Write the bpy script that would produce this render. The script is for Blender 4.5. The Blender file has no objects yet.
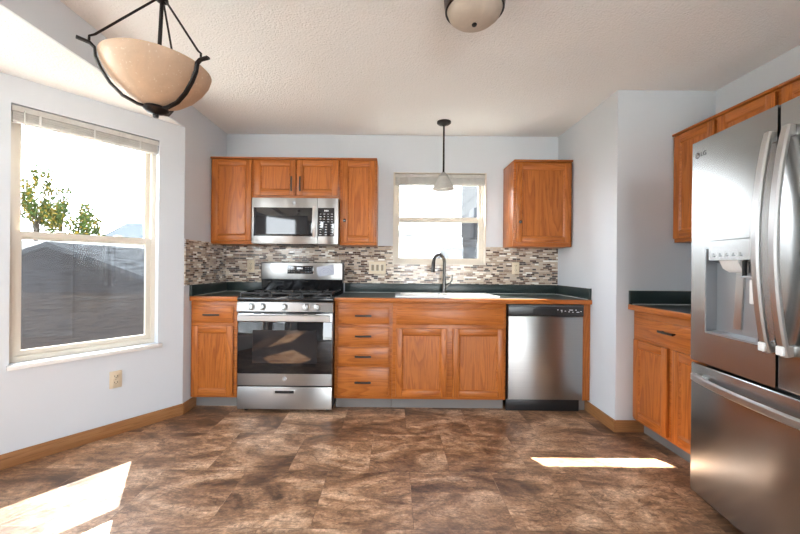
import bpy, bmesh, math, random
from mathutils import Vector, Matrix
random.seed(7)
S = bpy.context.scene
COL = S.collection
PI = math.pi
R = math.radians

# ------------------------------------------------------------------ camera
cam = bpy.data.cameras.new('camera')
cam.sensor_width = 36; cam.lens = 36 * 368.5 / 800
cam.shift_x = 6.3 / 800; cam.shift_y = -.0004
cam.clip_start = .02; cam.clip_end = 300
co = bpy.data.objects.new('camera', cam); COL.objects.link(co)
co.matrix_world = Matrix.Translation((0, 0, 1.162)) @ Matrix.Rotation(PI / 2, 4, 'X') @ Matrix.Rotation(.0095, 4, 'Z')
S.camera = co
S.view_settings.view_transform = 'Standard'
S.view_settings.look = 'None'
S.view_settings.gamma = 1
S.view_settings.use_curve_mapping = False
S.view_settings.exposure = 2.05
# ------------------------------------------------------------------ sky
W = bpy.data.worlds.new('sky'); S.world = W; W.use_nodes = True
nt = W.node_tree; nt.nodes.clear()
wo = nt.nodes.new('ShaderNodeOutputWorld'); bg = nt.nodes.new('ShaderNodeBackground')
tc = nt.nodes.new('ShaderNodeTexCoord'); sp = nt.nodes.new('ShaderNodeSeparateXYZ')
rp = nt.nodes.new('ShaderNodeValToRGB')
nt.links.new(tc.outputs['Generated'], sp.inputs[0]); nt.links.new(sp.outputs['Z'], rp.inputs[0])
rp.color_ramp.elements[0].position = 0.0; rp.color_ramp.elements[0].color = (.93, .965, 1, 1)
rp.color_ramp.elements[1].position = 0.8; rp.color_ramp.elements[1].color = (.62, .79, 1, 1)
nt.links.new(rp.outputs[0], bg.inputs[0]); bg.inputs[1].default_value = 5.0
nt.links.new(bg.outputs[0], wo.inputs[0])
# ------------------------------------------------------------------ sun
sl = bpy.data.lights.new('sun', 'SUN'); sl.energy = 20; sl.angle = R(.55); sl.color = (1, .95, .87)
so = bpy.data.objects.new('sun', sl); COL.objects.link(so)
EL = R(49); sdir = Vector((-.487 * math.cos(EL), .873 * math.cos(EL), math.sin(EL)))
so.rotation_euler = sdir.to_track_quat('Z', 'Y').to_euler(); so.location = sdir * 20
# daylight portals in the window openings (guide sampling of the sky only)
def portal(loc, rz, w, h):
    l = bpy.data.lights.new('daylight_portal', 'AREA'); l.shape = 'RECTANGLE'; l.size = w; l.size_y = h
    l.cycles.is_portal = True
    o = bpy.data.objects.new('daylight_portal', l); COL.objects.link(o)
    # area light looks down its -Z; turn it to face the room (local -y of the wall frame)
    o.matrix_world = Matrix.Translation(loc) @ Matrix.Rotation(rz, 4, 'Z') @ Matrix.Rotation(-PI / 2, 4, 'X')
WZ0, WZ1 = .58, 2.077
BAY = Vector((-1.634, 2.869, 0)); BD = Vector((.5834, .8122, 0))

# ------------------------------------------------------------------ materials
M = {}
def newmat(name):
    m = bpy.data.materials.new(name); m.use_nodes = True
    n = m.node_tree; b = n.nodes['Principled BSDF']; M[name] = m
    return m, n, b
def L(n, a, b): n.links.new(a, b)
def simple(name, col, rough=.5, metal=0, **kw):
    m, n, b = newmat(name)
    b.inputs['Base Color'].default_value = (*col, 1); b.inputs['Roughness'].default_value = rough
    b.inputs['Metallic'].default_value = metal
    for k, v in kw.items(): b.inputs[k.replace('_', ' ')].default_value = v
    return m
def coords(n, scale=(1, 1, 1), loc=(0, 0, 0), rnd=False):
    t = n.nodes.new('ShaderNodeTexCoord'); mp = n.nodes.new('ShaderNodeMapping')
    mp.inputs['Scale'].default_value = scale; mp.inputs['Location'].default_value = loc
    if rnd:
        oi = n.nodes.new('ShaderNodeObjectInfo'); ml = n.nodes.new('ShaderNodeMath'); ml.operation = 'MULTIPLY'
        ml.inputs[1].default_value = 37.; L(n, oi.outputs['Random'], ml.inputs[0])
        va = n.nodes.new('ShaderNodeVectorMath'); va.operation = 'ADD'
        L(n, t.outputs['Object'], va.inputs[0]); L(n, ml.outputs[0], va.inputs[1]); L(n, va.outputs[0], mp.inputs[0])
    else: L(n, t.outputs['Object'], mp.inputs[0])
    return mp.outputs[0]
def noise(n, vec, scale, detail=4, rough=.55, dist=0):
    t = n.nodes.new('ShaderNodeTexNoise'); t.inputs['Scale'].default_value = scale
    t.inputs['Detail'].default_value = detail; t.inputs['Roughness'].default_value = rough; t.inputs['Distortion'].default_value = dist
    L(n, vec, t.inputs['Vector']); return t
def ramp(n, fac, stops, interp='LINEAR'):
    r = n.nodes.new('ShaderNodeValToRGB'); e = r.color_ramp.elements; r.color_ramp.interpolation = interp
    while len(e) < len(stops): e.new(.5)
    for i, (p, c) in enumerate(stops):
        e[i].position = p; e[i].color = (*c, 1) if len(c) == 3 else c
    L(n, fac, r.inputs[0]); return r.outputs[0]
def mixc(n, fac, a, b, mode='MIX'):
    x = n.nodes.new('ShaderNodeMix'); x.data_type = 'RGBA'; x.blend_type = mode
    for s, v in ((x.inputs[0], fac), (x.inputs[6], a), (x.inputs[7], b)):
        if hasattr(v, 'is_linked'): L(n, v, s)
        elif isinstance(v, tuple): s.default_value = (*v, 1)
        else: s.default_value = v
    return x.outputs[2]
def bump(n, b, h, strength=.2, dist=.01):
    u = n.nodes.new('ShaderNodeBump'); u.inputs['Strength'].default_value = strength; u.inputs['Distance'].default_value = dist
    L(n, h, u.inputs['Height']); L(n, u.outputs[0], b.inputs['Normal'])

def oak(name, axis, light, dark, rough=.34):
    m, n, b = newmat(name)
    def sc(a, l): return tuple(l if i == axis else a for i in range(3))
    v = coords(n, (1, 1, 1), rnd=True)
    def mp(vec, s):
        q = n.nodes.new('ShaderNodeMapping'); q.inputs['Scale'].default_value = s; L(n, vec, q.inputs[0]); return q.outputs[0]
    wn = noise(n, mp(v, sc(6.5, .55)), 1.0, 2, .4, .25)
    ma = n.nodes.new('ShaderNodeMath'); ma.operation = 'MULTIPLY'; ma.inputs[1].default_value = 15; L(n, wn.outputs['Fac'], ma.inputs[0])
    w = n.nodes.new('ShaderNodeMath'); w.operation = 'FRACT'; L(n, ma.outputs[0], w.inputs[0])
    broad = noise(n, mp(v, sc(9, .8)), 1.0, 3)
    fine = noise(n, mp(v, sc(260, 7)), 1.0, 3, .6)
    c = ramp(n, w.outputs[0], [(0, light), (.12, dark), (.4, tuple((a * .6 + d * .4) for a, d in zip(light, dark))), (1, light)])
    c = mixc(n, .38, c, ramp(n, broad.outputs['Fac'], [(.3, tuple(x * .78 for x in light)), (.7, tuple(min(1, x * 1.12) for x in light))]))
    c = mixc(n, ramp(n, fine.outputs['Fac'], [(.56, (0, 0, 0)), (.7, (.75, .75, .75))]), c, tuple(x * .5 for x in dark))
    L(n, c, b.inputs['Base Color']); b.inputs['Roughness'].default_value = rough
    b.inputs['Coat Weight'].default_value = .06; b.inputs['Coat Roughness'].default_value = .25; b.inputs['Specular IOR Level'].default_value = .32
    bump(n, b, fine.outputs['Fac'], .12, .002)
    return m
OL, OD = (.47, .145, .027), (.24, .055, .008)
oak('oak_x', 0, OL, OD); oak('oak_y', 1, OL, OD); oak('oak_z', 2, OL, OD)
oak('base_x', 0, (.36, .165, .062), (.26, .105, .035)); oak('base_y', 1, (.36, .165, .062), (.26, .105, .035))

def steel(name, axis, base=.62, rough=.27):
    m, n, b = newmat(name)
    s = tuple(2 if i == axis else 260 for i in range(3))
    f = noise(n, coords(n, s), 1, 3)
    L(n, ramp(n, f.outputs['Fac'], [(.2, (base * .93, base * .92, base * .895)), (.8, (base * 1.03, base * 1.015, base * .985))]), b.inputs['Base Color'])
    b.inputs['Metallic'].default_value = 1
    mr = n.nodes.new('ShaderNodeMapRange'); mr.inputs['To Min'].default_value = rough - .015; mr.inputs['To Max'].default_value = rough + .02
    L(n, f.outputs['Fac'], mr.inputs['Value']); L(n, mr.outputs[0], b.inputs['Roughness'])
    b.inputs['Anisotropic'].default_value = .8; b.inputs['Anisotropic Rotation'].default_value = .25
    tg = n.nodes.new('ShaderNodeTangent'); tg.direction_type = 'RADIAL'; tg.axis = 'Z'; L(n, tg.outputs[0], b.inputs['Tangent'])
    return m
steel('steel_x', 0, .42, .34); steel('steel_z', 0, .38, .36); steel('steel_fridge', 0, .36, .25)
simple('steel_bright', (.50, .50, .49), .3, 1)
simple('steel_handle', (.52, .515, .505), .34, 1)
simple('black_metal', (.012, .012, .013), .38)
simple('bronze', (.022, .019, .018), .35, .6)
simple('gunmetal', (.10, .095, .09), .27, .9)
simple('black_plastic', (.014, .014, .015), .32)
simple('black_enamel', (.01, .01, .011), .15)
simple('cast_iron', (.015, .015, .016), .55)
simple('black_glass', (.012, .012, .014), .04, Coat_Weight=.6, Coat_Roughness=.02)
simple('oven_glass', (.007, .007, .008), .03, Specular_IOR_Level=.6)
simple('oven_inner', (.016, .016, .018), .04, Specular_IOR_Level=.5)
simple('grey_plastic', (.30, .31, .32), .35)
simple('dispenser_grey', (.33, .345, .36), .3, .55)
simple('dark_grey', (.06, .062, .065), .5)
simple('white_enamel', (.82, .81, .78), .12)
simple('white_plastic', (.78, .77, .74), .4)
simple('almond', (.68, .57, .41), .42)
simple('almond_frame', (.66, .60, .51), .45)
simple('almond_dark', (.30, .23, .15), .5)
simple('white_trim', (.82, .81, .78), .35)
simple('print_white', (.7, .72, .75), .5)
simple('print_grey', (.22, .23, .25), .5)
simple('toe_grey', (.20, .18, .165), .6)
simple('caulk', (.62, .64, .60), .5)
simple('dark_slot', (.01, .01, .01), .7)
simple('film', (.46, .47, .53), .25)
simple('film_ink', (.20, .21, .33), .4)
# counter laminate
m, n, b = newmat('laminate'); f = noise(n, coords(n), 160, 2)
L(n, ramp(n, f.outputs['Fac'], [(.3, (.012, .022, .021)), (.7, (.032, .047, .044))]), b.inputs['Base Color']); b.inputs['Roughness'].default_value = .32
# paint
def paint(name, c):
    m, n, b = newmat(name); v = coords(n)
    f = noise(n, v, 220, 3); g = noise(n, v, 1.6, 2)
    L(n, ramp(n, g.outputs['Fac'], [(.3, tuple(x * .97 for x in c)), (.7, c)]), b.inputs['Base Color'])
    b.inputs['Roughness'].default_value = .55; bump(n, b, f.outputs['Fac'], .08, .002)
paint('paint', (.66, .692, .728))
# stomped ceiling
m, n, b = newmat('ceiling_texture'); v = coords(n)
f = noise(n, v, 62, 5, .65, 1.2); g = noise(n, v, 160, 3)
vo = n.nodes.new('ShaderNodeTexVoronoi'); vo.inputs['Scale'].default_value = 78; L(n, v, vo.inputs['Vector'])
ad = n.nodes.new('ShaderNodeMath'); ad.operation = 'MULTIPLY_ADD'; ad.inputs[1].default_value = .35
L(n, g.outputs['Fac'], ad.inputs[0]); L(n, f.outputs['Fac'], ad.inputs[2])
ad2 = n.nodes.new('ShaderNodeMath'); ad2.operation = 'MULTIPLY_ADD'; ad2.inputs[1].default_value = .5
L(n, vo.outputs['Distance'], ad2.inputs[0]); L(n, ad.outputs[0], ad2.inputs[2])
b.inputs['Base Color'].default_value = (.885, .885, .875, 1); b.inputs['Roughness'].default_value = .9
bump(n, b, ad2.outputs[0], .6, .008)
# slate-look vinyl floor
m, n, b = newmat('slate_vinyl')
t = n.nodes.new('ShaderNodeTexCoord'); v0 = t.outputs['Object']
br = n.nodes.new('ShaderNodeTexBrick'); br.inputs['Scale'].default_value = 1; br.offset = .5
br.inputs['Brick Width'].default_value = .46; br.inputs['Row Height'].default_value = .46; br.inputs['Mortar Size'].default_value = .0016
br.inputs['Mortar Smooth'].default_value = .3
br.inputs['Color1'].default_value = (0, 0, 0, 1); br.inputs['Color2'].default_value = (1, 1, 1, 1); br.inputs['Mortar'].default_value = (.5, .5, .5, 1)
mpb = n.nodes.new('ShaderNodeMapping'); mpb.inputs['Location'].default_value = (.13, .21, 0); L(n, v0, mpb.inputs[0]); L(n, mpb.outputs[0], br.inputs['Vector'])
off = n.nodes.new('ShaderNodeVectorMath'); off.operation = 'MULTIPLY_ADD'; off.inputs[1].default_value = (.55, .8, .35)
L(n, br.outputs['Color'], off.inputs[0]); L(n, v0, off.inputs[2]); vt = off.outputs[0]
def rotmap(rot, sc):
    q = n.nodes.new('ShaderNodeMapping'); q.inputs['Scale'].default_value = sc; q.inputs['Rotation'].default_value = (0, 0, rot); L(n, vt, q.inputs[0]); return q.outputs[0]
a1 = noise(n, rotmap(.35, (1, 1.9, 1)), 2.3, 7, .66, .7)      # broad slate layers
a2 = noise(n, rotmap(.6, (1, 2.2, 1)), 11, 9, .80, .6)        # cleft
a3 = noise(n, v0, 75, 4, .7)                                   # grit
a4 = noise(n, rotmap(-.5, (1, 2.4, 1)), 3.4, 7, .66, .9)     # veins
c = ramp(n, a1.outputs['Fac'], [(.36, (.125, .062, .032)), (.45, (.28, .150, .080)), (.53, (.46, .27, .155)), (.63, (.70, .47, .31))])
k2 = ramp(n, a2.outputs['Fac'], [(.36, (.40, .36, .33)), (.5, (.97, .95, .93)), (.64, (1.4, 1.38, 1.36))])
c = mixc(n, .9, c, k2, 'MULTIPLY')
c = mixc(n, ramp(n, a4.outputs['Fac'], [(.480, (0, 0, 0)), (.5, (.6, .6, .6)), (.520, (0, 0, 0))]), c, (.055, .032, .021))
c = mixc(n, ramp(n, a3.outputs['Fac'], [(.38, (.42, .42, .42)), (.62, (0, 0, 0))]), c, (.10, .058, .036))
c = mixc(n, 1.0, c, ramp(n, br.outputs['Color'], [(0, (.94, .89, .85)), (1, (1.08, 1.03, .99))]), 'MULTIPLY')
hf = n.nodes.new('ShaderNodeMath'); hf.operation = 'MULTIPLY'; hf.inputs[1].default_value = .3; L(n, br.outputs['Fac'], hf.inputs[0])
c = mixc(n, hf.outputs[0], c, (.085, .052, .036))
L(n, c, b.inputs['Base Color'])
L(n, ramp(n, a2.outputs['Fac'], [(.3, (.36, .36, .36)), (.7, (.52, .52, .52))]), b.inputs['Roughness'])
bump(n, b, a2.outputs['Fac'], .2, .004)
# mosaic tile
def mosaic(name, ax):
    m, n, b = newmat(name)
    t = n.nodes.new('ShaderNodeTexCoord'); s = n.nodes.new('ShaderNodeSeparateXYZ'); cx = n.nodes.new('ShaderNodeCombineXYZ')
    L(n, t.outputs['Object'], s.inputs[0]); L(n, s.outputs[ax], cx.inputs[0]); L(n, s.outputs[2], cx.inputs[1])
    br = n.nodes.new('ShaderNodeTexBrick'); br.inputs['Scale'].default_value = 1; br.offset = .37; br.squash = .6; br.squash_frequency = 3
    br.inputs['Brick Width'].default_value = .064; br.inputs['Row Height'].default_value = .0165; br.inputs['Mortar Size'].default_value = .0013
    br.inputs['Color1'].default_value = (0, 0, 0, 1); br.inputs['Color2'].default_value = (1, 1, 1, 1)
    L(n, cx.outputs[0], br.inputs['Vector'])
    cells = [(.0, (.52, .41, .31)), (.14, (.085, .042, .026)), (.26, (.42, .32, .24)), (.38, (.82, .78, .70)), (.45, (.18, .10, .065)),
             (.55, (.50, .40, .31)), (.64, (.04, .023, .017)), (.74, (.70, .61, .51)), (.83, (.26, .165, .115)), (.92, (.58, .47, .36))]
    c = ramp(n, br.outputs['Color'], cells, 'CONSTANT')
    c = mixc(n, br.outputs['Fac'], c, (.52, .48, .43)); L(n, c, b.inputs['Base Color'])
    L(n, ramp(n, br.outputs['Color'], [(0, (.12, .12, .12)), (.4, (.3, .3, .3)), (.8, (.1, .1, .1))], 'CONSTANT'), b.inputs['Roughness'])
    iv = n.nodes.new('ShaderNodeMath'); iv.operation = 'SUBTRACT'; iv.inputs[0].default_value = 1; L(n, br.outputs['Fac'], iv.inputs[1])
    bump(n, b, iv.outputs[0], .4, .002)
mosaic('mosaic_x', 0); mosaic('mosaic_y', 1)
# glass: thin pane
m, n, b = newmat('pane_glass'); n.nodes.remove(b); out = n.nodes['Material Output']
tr = n.nodes.new('ShaderNodeBsdfTransparent'); tr.inputs[0].default_value = (.97, .98, .98, 1)
gl = n.nodes.new('ShaderNodeBsdfGlossy'); gl.inputs['Roughness'].default_value = .02
lw = n.nodes.new('ShaderNodeLayerWeight'); lw.inputs[0].default_value = .5; mx = n.nodes.new('ShaderNodeMixShader')
pw = n.nodes.new('ShaderNodeMath'); pw.operation = 'POWER'; pw.inputs[1].default_value = 5; L(n, lw.outputs['Facing'], pw.inputs[0])
fr = n.nodes.new('ShaderNodeMath'); fr.operation = 'MULTIPLY_ADD'; fr.inputs[1].default_value = .75; fr.inputs[2].default_value = .03; L(n, pw.outputs[0], fr.inputs[0])
L(n, fr.outputs[0], mx.inputs[0]); L(n, tr.outputs[0], mx.inputs[1]); L(n, gl.outputs[0], mx.inputs[2]); L(n, mx.outputs[0], out.inputs[0])
# insect screen
m, n, b = newmat('insect_screen'); n.nodes.remove(b); out = n.nodes['Material Output']
tr = n.nodes.new('ShaderNodeBsdfTransparent'); df = n.nodes.new('ShaderNodeBsdfDiffuse'); tl = n.nodes.new('ShaderNodeBsdfTranslucent')
df.inputs[0].default_value = (.012, .012, .013, 1); tl.inputs[0].default_value = (.011, .011, .012, 1)
m2 = n.nodes.new('ShaderNodeAddShader'); L(n, df.outputs[0], m2.inputs[0]); L(n, tl.outputs[0], m2.inputs[1])
nz = noise(n, coords(n, (9, 9, 85)), 1, 4, .7)
fc = ramp(n, nz.outputs['Fac'], [(.35, (.36, .36, .36)), (.65, (.72, .72, .72))])
mx = n.nodes.new('ShaderNodeMixShader'); L(n, fc, mx.inputs[0]); L(n, tr.outputs[0], mx.inputs[1]); L(n, m2.outputs[0], mx.inputs[2]); L(n, mx.outputs[0], out.inputs[0])
# lamp glass
def lampglass(name, c, tw, spk=0):
    m, n, b = newmat(name); out = n.nodes['Material Output']
    tl = n.nodes.new('ShaderNodeBsdfTranslucent'); mx = n.nodes.new('ShaderNodeMixShader'); mx.inputs[0].default_value = tw
    v = coords(n); f = noise(n, v, 9, 4, .6, 1.5); g = noise(n, v, 95, 3, .6)
    col = ramp(n, f.outputs['Fac'], [(.3, tuple(x * .86 for x in c)), (.7, c)])
    if spk: col = mixc(n, ramp(n, g.outputs['Fac'], [(.62, (0, 0, 0)), (.70, (.5, .5, .5))]), col, (.95, .88, .76))
    L(n, col, b.inputs['Base Color']); L(n, col, tl.inputs[0]); b.inputs['Roughness'].default_value = .38
    L(n, b.outputs[0], mx.inputs[1]); L(n, tl.outputs[0], mx.inputs[2]); L(n, mx.outputs[0], out.inputs[0])
lampglass('alabaster', (.76, .56, .39), .34, 1); lampglass('dome_glass', (.68, .59, .49), .2); lampglass('frosted', (.80, .78, .74), .45)
lampglass('blind_white', (.86, .84, .80), .45)
# outdoors
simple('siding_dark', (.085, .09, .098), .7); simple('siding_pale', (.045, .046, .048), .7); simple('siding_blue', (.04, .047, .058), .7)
simple('bark', (.03, .024, .018), .9); simple('lawn', (.24, .23, .20), .95); simple('bounce_pale', (.52, .50, .47), .9)
simple('leaf_green', (.024, .034, .009), .6); simple('leaf_yellow', (.09, .062, .010), .6); simple('pipe_grey', (.25, .26, .27), .6)
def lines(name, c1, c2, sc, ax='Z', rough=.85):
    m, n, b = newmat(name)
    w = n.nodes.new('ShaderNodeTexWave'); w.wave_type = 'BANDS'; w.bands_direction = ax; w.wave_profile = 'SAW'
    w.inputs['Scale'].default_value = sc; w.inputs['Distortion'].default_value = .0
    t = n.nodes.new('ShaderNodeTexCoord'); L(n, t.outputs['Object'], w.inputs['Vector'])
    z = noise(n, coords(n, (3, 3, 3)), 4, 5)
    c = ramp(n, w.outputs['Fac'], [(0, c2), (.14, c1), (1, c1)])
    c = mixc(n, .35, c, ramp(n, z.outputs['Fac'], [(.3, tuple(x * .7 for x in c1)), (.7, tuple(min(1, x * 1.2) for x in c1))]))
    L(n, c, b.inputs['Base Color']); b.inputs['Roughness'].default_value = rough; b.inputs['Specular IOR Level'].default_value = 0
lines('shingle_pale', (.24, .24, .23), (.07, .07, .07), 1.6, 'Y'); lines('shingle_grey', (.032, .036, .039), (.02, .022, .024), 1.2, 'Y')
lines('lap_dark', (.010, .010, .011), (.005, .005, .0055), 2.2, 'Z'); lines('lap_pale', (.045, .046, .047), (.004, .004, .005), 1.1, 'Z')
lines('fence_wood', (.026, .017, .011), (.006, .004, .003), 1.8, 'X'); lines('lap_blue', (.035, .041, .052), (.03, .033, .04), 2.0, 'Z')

for k in ('siding_pale', 'siding_blue', 'siding_dark', 'leaf_green', 'leaf_yellow', 'bark', 'lawn', 'bounce_pale'): M[k].node_tree.nodes['Principled BSDF'].inputs['Specular IOR Level'].default_value = 0
# ------------------------------------------------------------------ mesh helper
class MB:
    def __init__(s): s.bm = bmesh.new(); s.mats = []
    def mi(s, m):
        if m not in s.mats: s.mats.append(m)
        return s.mats.index(m)
    def box(s, a, c, mat, bev=0, seg=2):
        x0, y0, z0 = a; x1, y1, z1 = c
        v = [s.bm.verts.new(p) for p in ((x0, y0, z0), (x1, y0, z0), (x1, y1, z0), (x0, y1, z0), (x0, y0, z1), (x1, y0, z1), (x1, y1, z1), (x0, y1, z1))]
        fs = [s.bm.faces.new([v[i] for i in q]) for q in ((0, 3, 2, 1), (4, 5, 6, 7), (0, 1, 5, 4), (1, 2, 6, 5), (2, 3, 7, 6), (3, 0, 4, 7))]
        i = s.mi(mat)
        for f in fs: f.material_index = i
        if bev:
            es = list({e for f in fs for e in f.edges})
            r = bmesh.ops.bevel(s.bm, geom=es, offset=bev, segments=seg, affect='EDGES', profile=.5)
            for f in r['faces']: f.material_index = i
        return s
    def poly(s, pts, mat):
        f = s.bm.faces.new([s.bm.verts.new(p) for p in pts]); f.material_index = s.mi(mat); return s
    def prism(s, pts, ext, mat):
        e = Vector(ext); a = [s.bm.verts.new(p) for p in pts]; c = [s.bm.verts.new(Vector(p) + e) for p in pts]; i = s.mi(mat); k = len(pts)
        fs = [s.bm.faces.new(a), s.bm.faces.new(c[::-1])] + [s.bm.faces.new((a[j], c[j], c[(j + 1) % k], a[(j + 1) % k])) for j in range(k)]
        for f in fs: f.material_index = i
        return s
    def rings(s, rings, mat, cap=True, closed=False):
        i = s.mi(mat); vs = [[s.bm.verts.new(p) for p in r] for r in rings]; k = len(vs[0])
        pairs = list(zip(vs[:-1], vs[1:])) + ([(vs[-1], vs[0])] if closed else [])
        for a, c in pairs:
            for j in range(k):
                f = s.bm.faces.new((a[j], a[(j + 1) % k], c[(j + 1) % k], c[j])); f.material_index = i
        if cap and not closed:
            for r in (vs[0], vs[-1][::-1]):
                f = s.bm.faces.new(r); f.material_index = i
        return s
    def lathe(s, prof, mat, c=(0, 0, 0), mtx=None, seg=28, cap=True):
        rs = []
        for r, z in prof:
            ring = []
            for j in range(seg):
                p = Vector((max(r, .0002) * math.cos(2 * PI * j / seg), max(r, .0002) * math.sin(2 * PI * j / seg), z))
                if mtx: p = mtx @ p
                ring.append(p + Vector(c))
            rs.append(ring)
        return s.rings(rs, mat, cap)
    def cyl(s, p0, p1, r, mat, r1=None, seg=16):
        return s.tube([p0, p1], r, mat, seg, r1)
    def tube(s, pts, r, mat, seg=10, r1=None):
        pts = [Vector(p) for p in pts]; k = len(pts); rs = []
        T = (pts[1] - pts[0]).normalized(); N = T.orthogonal().normalized()
        for i, p in enumerate(pts):
            t = (pts[min(i + 1, k - 1)] - pts[max(i - 1, 0)]).normalized()
            N = (N - t * N.dot(t)).normalized(); B = t.cross(N)
            rr = r if r1 is None else r + (r1 - r) * i / (k - 1)
            rs.append([p + N * rr * math.cos(2 * PI * j / seg) + B * rr * math.sin(2 * PI * j / seg) for j in range(seg)])
        return s.rings(rs, mat)
    def bar(s, pts, axis, wa, wn, mat, bev=.003):
        """sweep a rounded rectangle (wa along axis, wn across) along pts"""
        pts = [Vector(p) for p in pts]; B = Vector(axis).normalized(); k = len(pts); rs = []
        a, c = wa / 2, wn / 2
        pr = [(a - bev, c), (a, c - bev), (a, -c + bev), (a - bev, -c), (-a + bev, -c), (-a, -c + bev), (-a, c - bev), (-a + bev, c)]
        for i, p in enumerate(pts):
            t = (pts[min(i + 1, k - 1)] - pts[max(i - 1, 0)]).normalized(); N = B.cross(t).normalized()
            rs.append([p + B * u + N * w for u, w in pr])
        return s.rings(rs, mat)
    def grid(s, us, vs, solid, w0, w1, fn, mat):
        """slab over a grid of cells with holes where solid(i,j) is False"""
        V = {}; i0 = s.mi(mat)
        def g(i, j, k):
            if (i, j, k) not in V: V[(i, j, k)] = s.bm.verts.new(fn(us[i], vs[j], (w0, w1)[k]))
            return V[(i, j, k)]
        nu, nv = len(us) - 1, len(vs) - 1
        ok = lambda i, j: 0 <= i < nu and 0 <= j < nv and solid(i, j)
        def F(*q):
            f = s.bm.faces.new([g(*x) for x in q]); f.material_index = i0
        for i in range(nu):
            for j in range(nv):
                if not ok(i, j): continue
                F((i, j, 0), (i + 1, j, 0), (i + 1, j + 1, 0), (i, j + 1, 0)); F((i, j, 1), (i, j + 1, 1), (i + 1, j + 1, 1), (i + 1, j, 1))
                if not ok(i - 1, j): F((i, j, 0), (i, j + 1, 0), (i, j + 1, 1), (i, j, 1))
                if not ok(i + 1, j): F((i + 1, j, 0), (i + 1, j, 1), (i + 1, j + 1, 1), (i + 1, j + 1, 0))
                if not ok(i, j - 1): F((i, j, 0), (i, j, 1), (i + 1, j, 1), (i + 1, j, 0))
                if not ok(i, j + 1): F((i, j + 1, 0), (i + 1, j + 1, 0), (i + 1, j + 1, 1), (i, j + 1, 1))
        return s
    def build(s, name, parent=None, smooth=True):
        bmesh.ops.recalc_face_normals(s.bm, faces=s.bm.faces[:])
        me = bpy.data.meshes.new(name); s.bm.to_mesh(me); s.bm.free()
        for k in s.mats: me.materials.append(M[k])
        if smooth:
            me.polygons.foreach_set('use_smooth', [True] * len(me.polygons)); me.set_sharp_from_angle(angle=R(38))
        o = bpy.data.objects.new(name, me); COL.objects.link(o)
        if parent: o.parent = parent
        return o
def thing(name, label, cat, loc=(0, 0, 0), rz=0, group=None):
    o = bpy.data.objects.new(name, None); COL.objects.link(o); o.location = loc; o.rotation_euler = (0, 0, rz)
    o.empty_display_size = .1; tag(o, label, cat, group); return o
def tag(o, label, cat, group=None):
    o['label'] = label; o['category'] = cat
    if group: o['group'] = group
    return o
def struct(o): o['kind'] = 'structure'; return o
def sroot(name, loc=(0, 0, 0), rz=0):
    o = bpy.data.objects.new(name, None); COL.objects.link(o); o.location = loc; o.rotation_euler = (0, 0, rz); return struct(o)
def text(name, body, size, loc, mat, parent, depth=.0006, rot=(PI / 2, 0, 0)):
    cu = bpy.data.curves.new(name, 'FONT'); cu.body = body; cu.size = size; cu.align_x = 'CENTER'; cu.align_y = 'CENTER'; cu.extrude = depth
    t = bpy.data.objects.new(name, cu); COL.objects.link(t)
    bpy.context.view_layer.update()
    me = bpy.data.meshes.new_from_object(t.evaluated_get(bpy.context.evaluated_depsgraph_get()))
    bpy.data.objects.remove(t); me.materials.clear(); me.materials.append(M[mat])
    o = bpy.data.objects.new(name, me); COL.objects.link(o); o.location = loc; o.rotation_euler = rot; o.parent = parent
    return o
def arc(c, r, a0, a1, k, u, v):
    c, u, v = Vector(c), Vector(u), Vector(v)
    return [c + u * r * math.cos(a0 + (a1 - a0) * i / k) + v * r * math.sin(a0 + (a1 - a0) * i / k) for i in range(k + 1)]

# ------------------------------------------------------------------ room shell
XL, XS, XR, YB, YS, H, HB, YR = -1.634, 1.592, 2.289, 3.584, 2.633, 2.44, 2.232, -3.0
TH = .14
def wall(name, p0, ang, length, z0, z1, holes=(), ext=(0, 0)):
    c, s_ = math.cos(ang), math.sin(ang)
    us = sorted({-ext[0], length + ext[1], *[h[0] for h in holes], *[h[1] for h in holes]})
    vs = sorted({z0, z1, *[h[2] for h in holes], *[h[3] for h in holes]})
    def solid(i, j):
        u, v = (us[i] + us[i + 1]) / 2, (vs[j] + vs[j + 1]) / 2
        return not any(h[0] < u < h[1] and h[2] < v < h[3] for h in holes)
    fn = lambda u, v, w: (p0[0] + c * u - s_ * w, p0[1] + s_ * u + c * w, v)
    return struct(MB().grid(us, vs, solid, 0, TH, fn, 'paint').build(name, smooth=False))
struct(MB().box((-2.7, YR - .2, -.12), (XR + .2, YB + .2, 0), 'slate_vinyl').build('floor'))
struct(MB().box((XL, YR - .2, H), (XR + .2, YB + .2, H + .15), 'ceiling_texture').build('ceiling'))
struct(MB().prism([(XL - .012, 2.95, HB), (-1.70, 2.95, HB), (-2.42, 1.99, HB), (-2.42, .2, HB), (-1.75, -.75, HB), (XL - .012, -.75, HB)], (0, 0, .36), 'ceiling_texture').build('ceiling_bay'))
struct(MB().box((XL - .012, -.667, HB), (XL, 2.869, H), 'paint').build('wall_header'))
BW = (-.010, .893, 1.184, 2.077)
wall('wall_back', (XL, YB), 0, XS - XL, 0, H, [(BW[0] - XL, BW[1] - XL, BW[2], BW[3])], (TH, .1))
wall('wall_left', (XL, 2.869), PI / 2, YB - 2.869, 0, H)
AB = math.atan2(BD.y, BD.x); P1 = BAY - BD * 1.128
wall('wall_bay', P1, AB, 1.128, 0, HB, [(1.128 - .948, 1.128 - .18, WZ0, WZ1)], (.02, 0))
wall('wall_bay_middle', (P1.x, .25), PI / 2, P1.y - .25, 0, HB, [(.2, P1.y - .25 - .2, WZ0, WZ1)], (.1, .1))
P3 = Vector((XL, -.667, 0)); A3 = math.atan2(.9176, P1.x - XL); L3 = math.hypot(.917, P1.x - XL)
wall('wall_bay_near', P3, A3, L3, 0, HB, [(.18, L3 - .18, WZ0, WZ1)])
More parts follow.
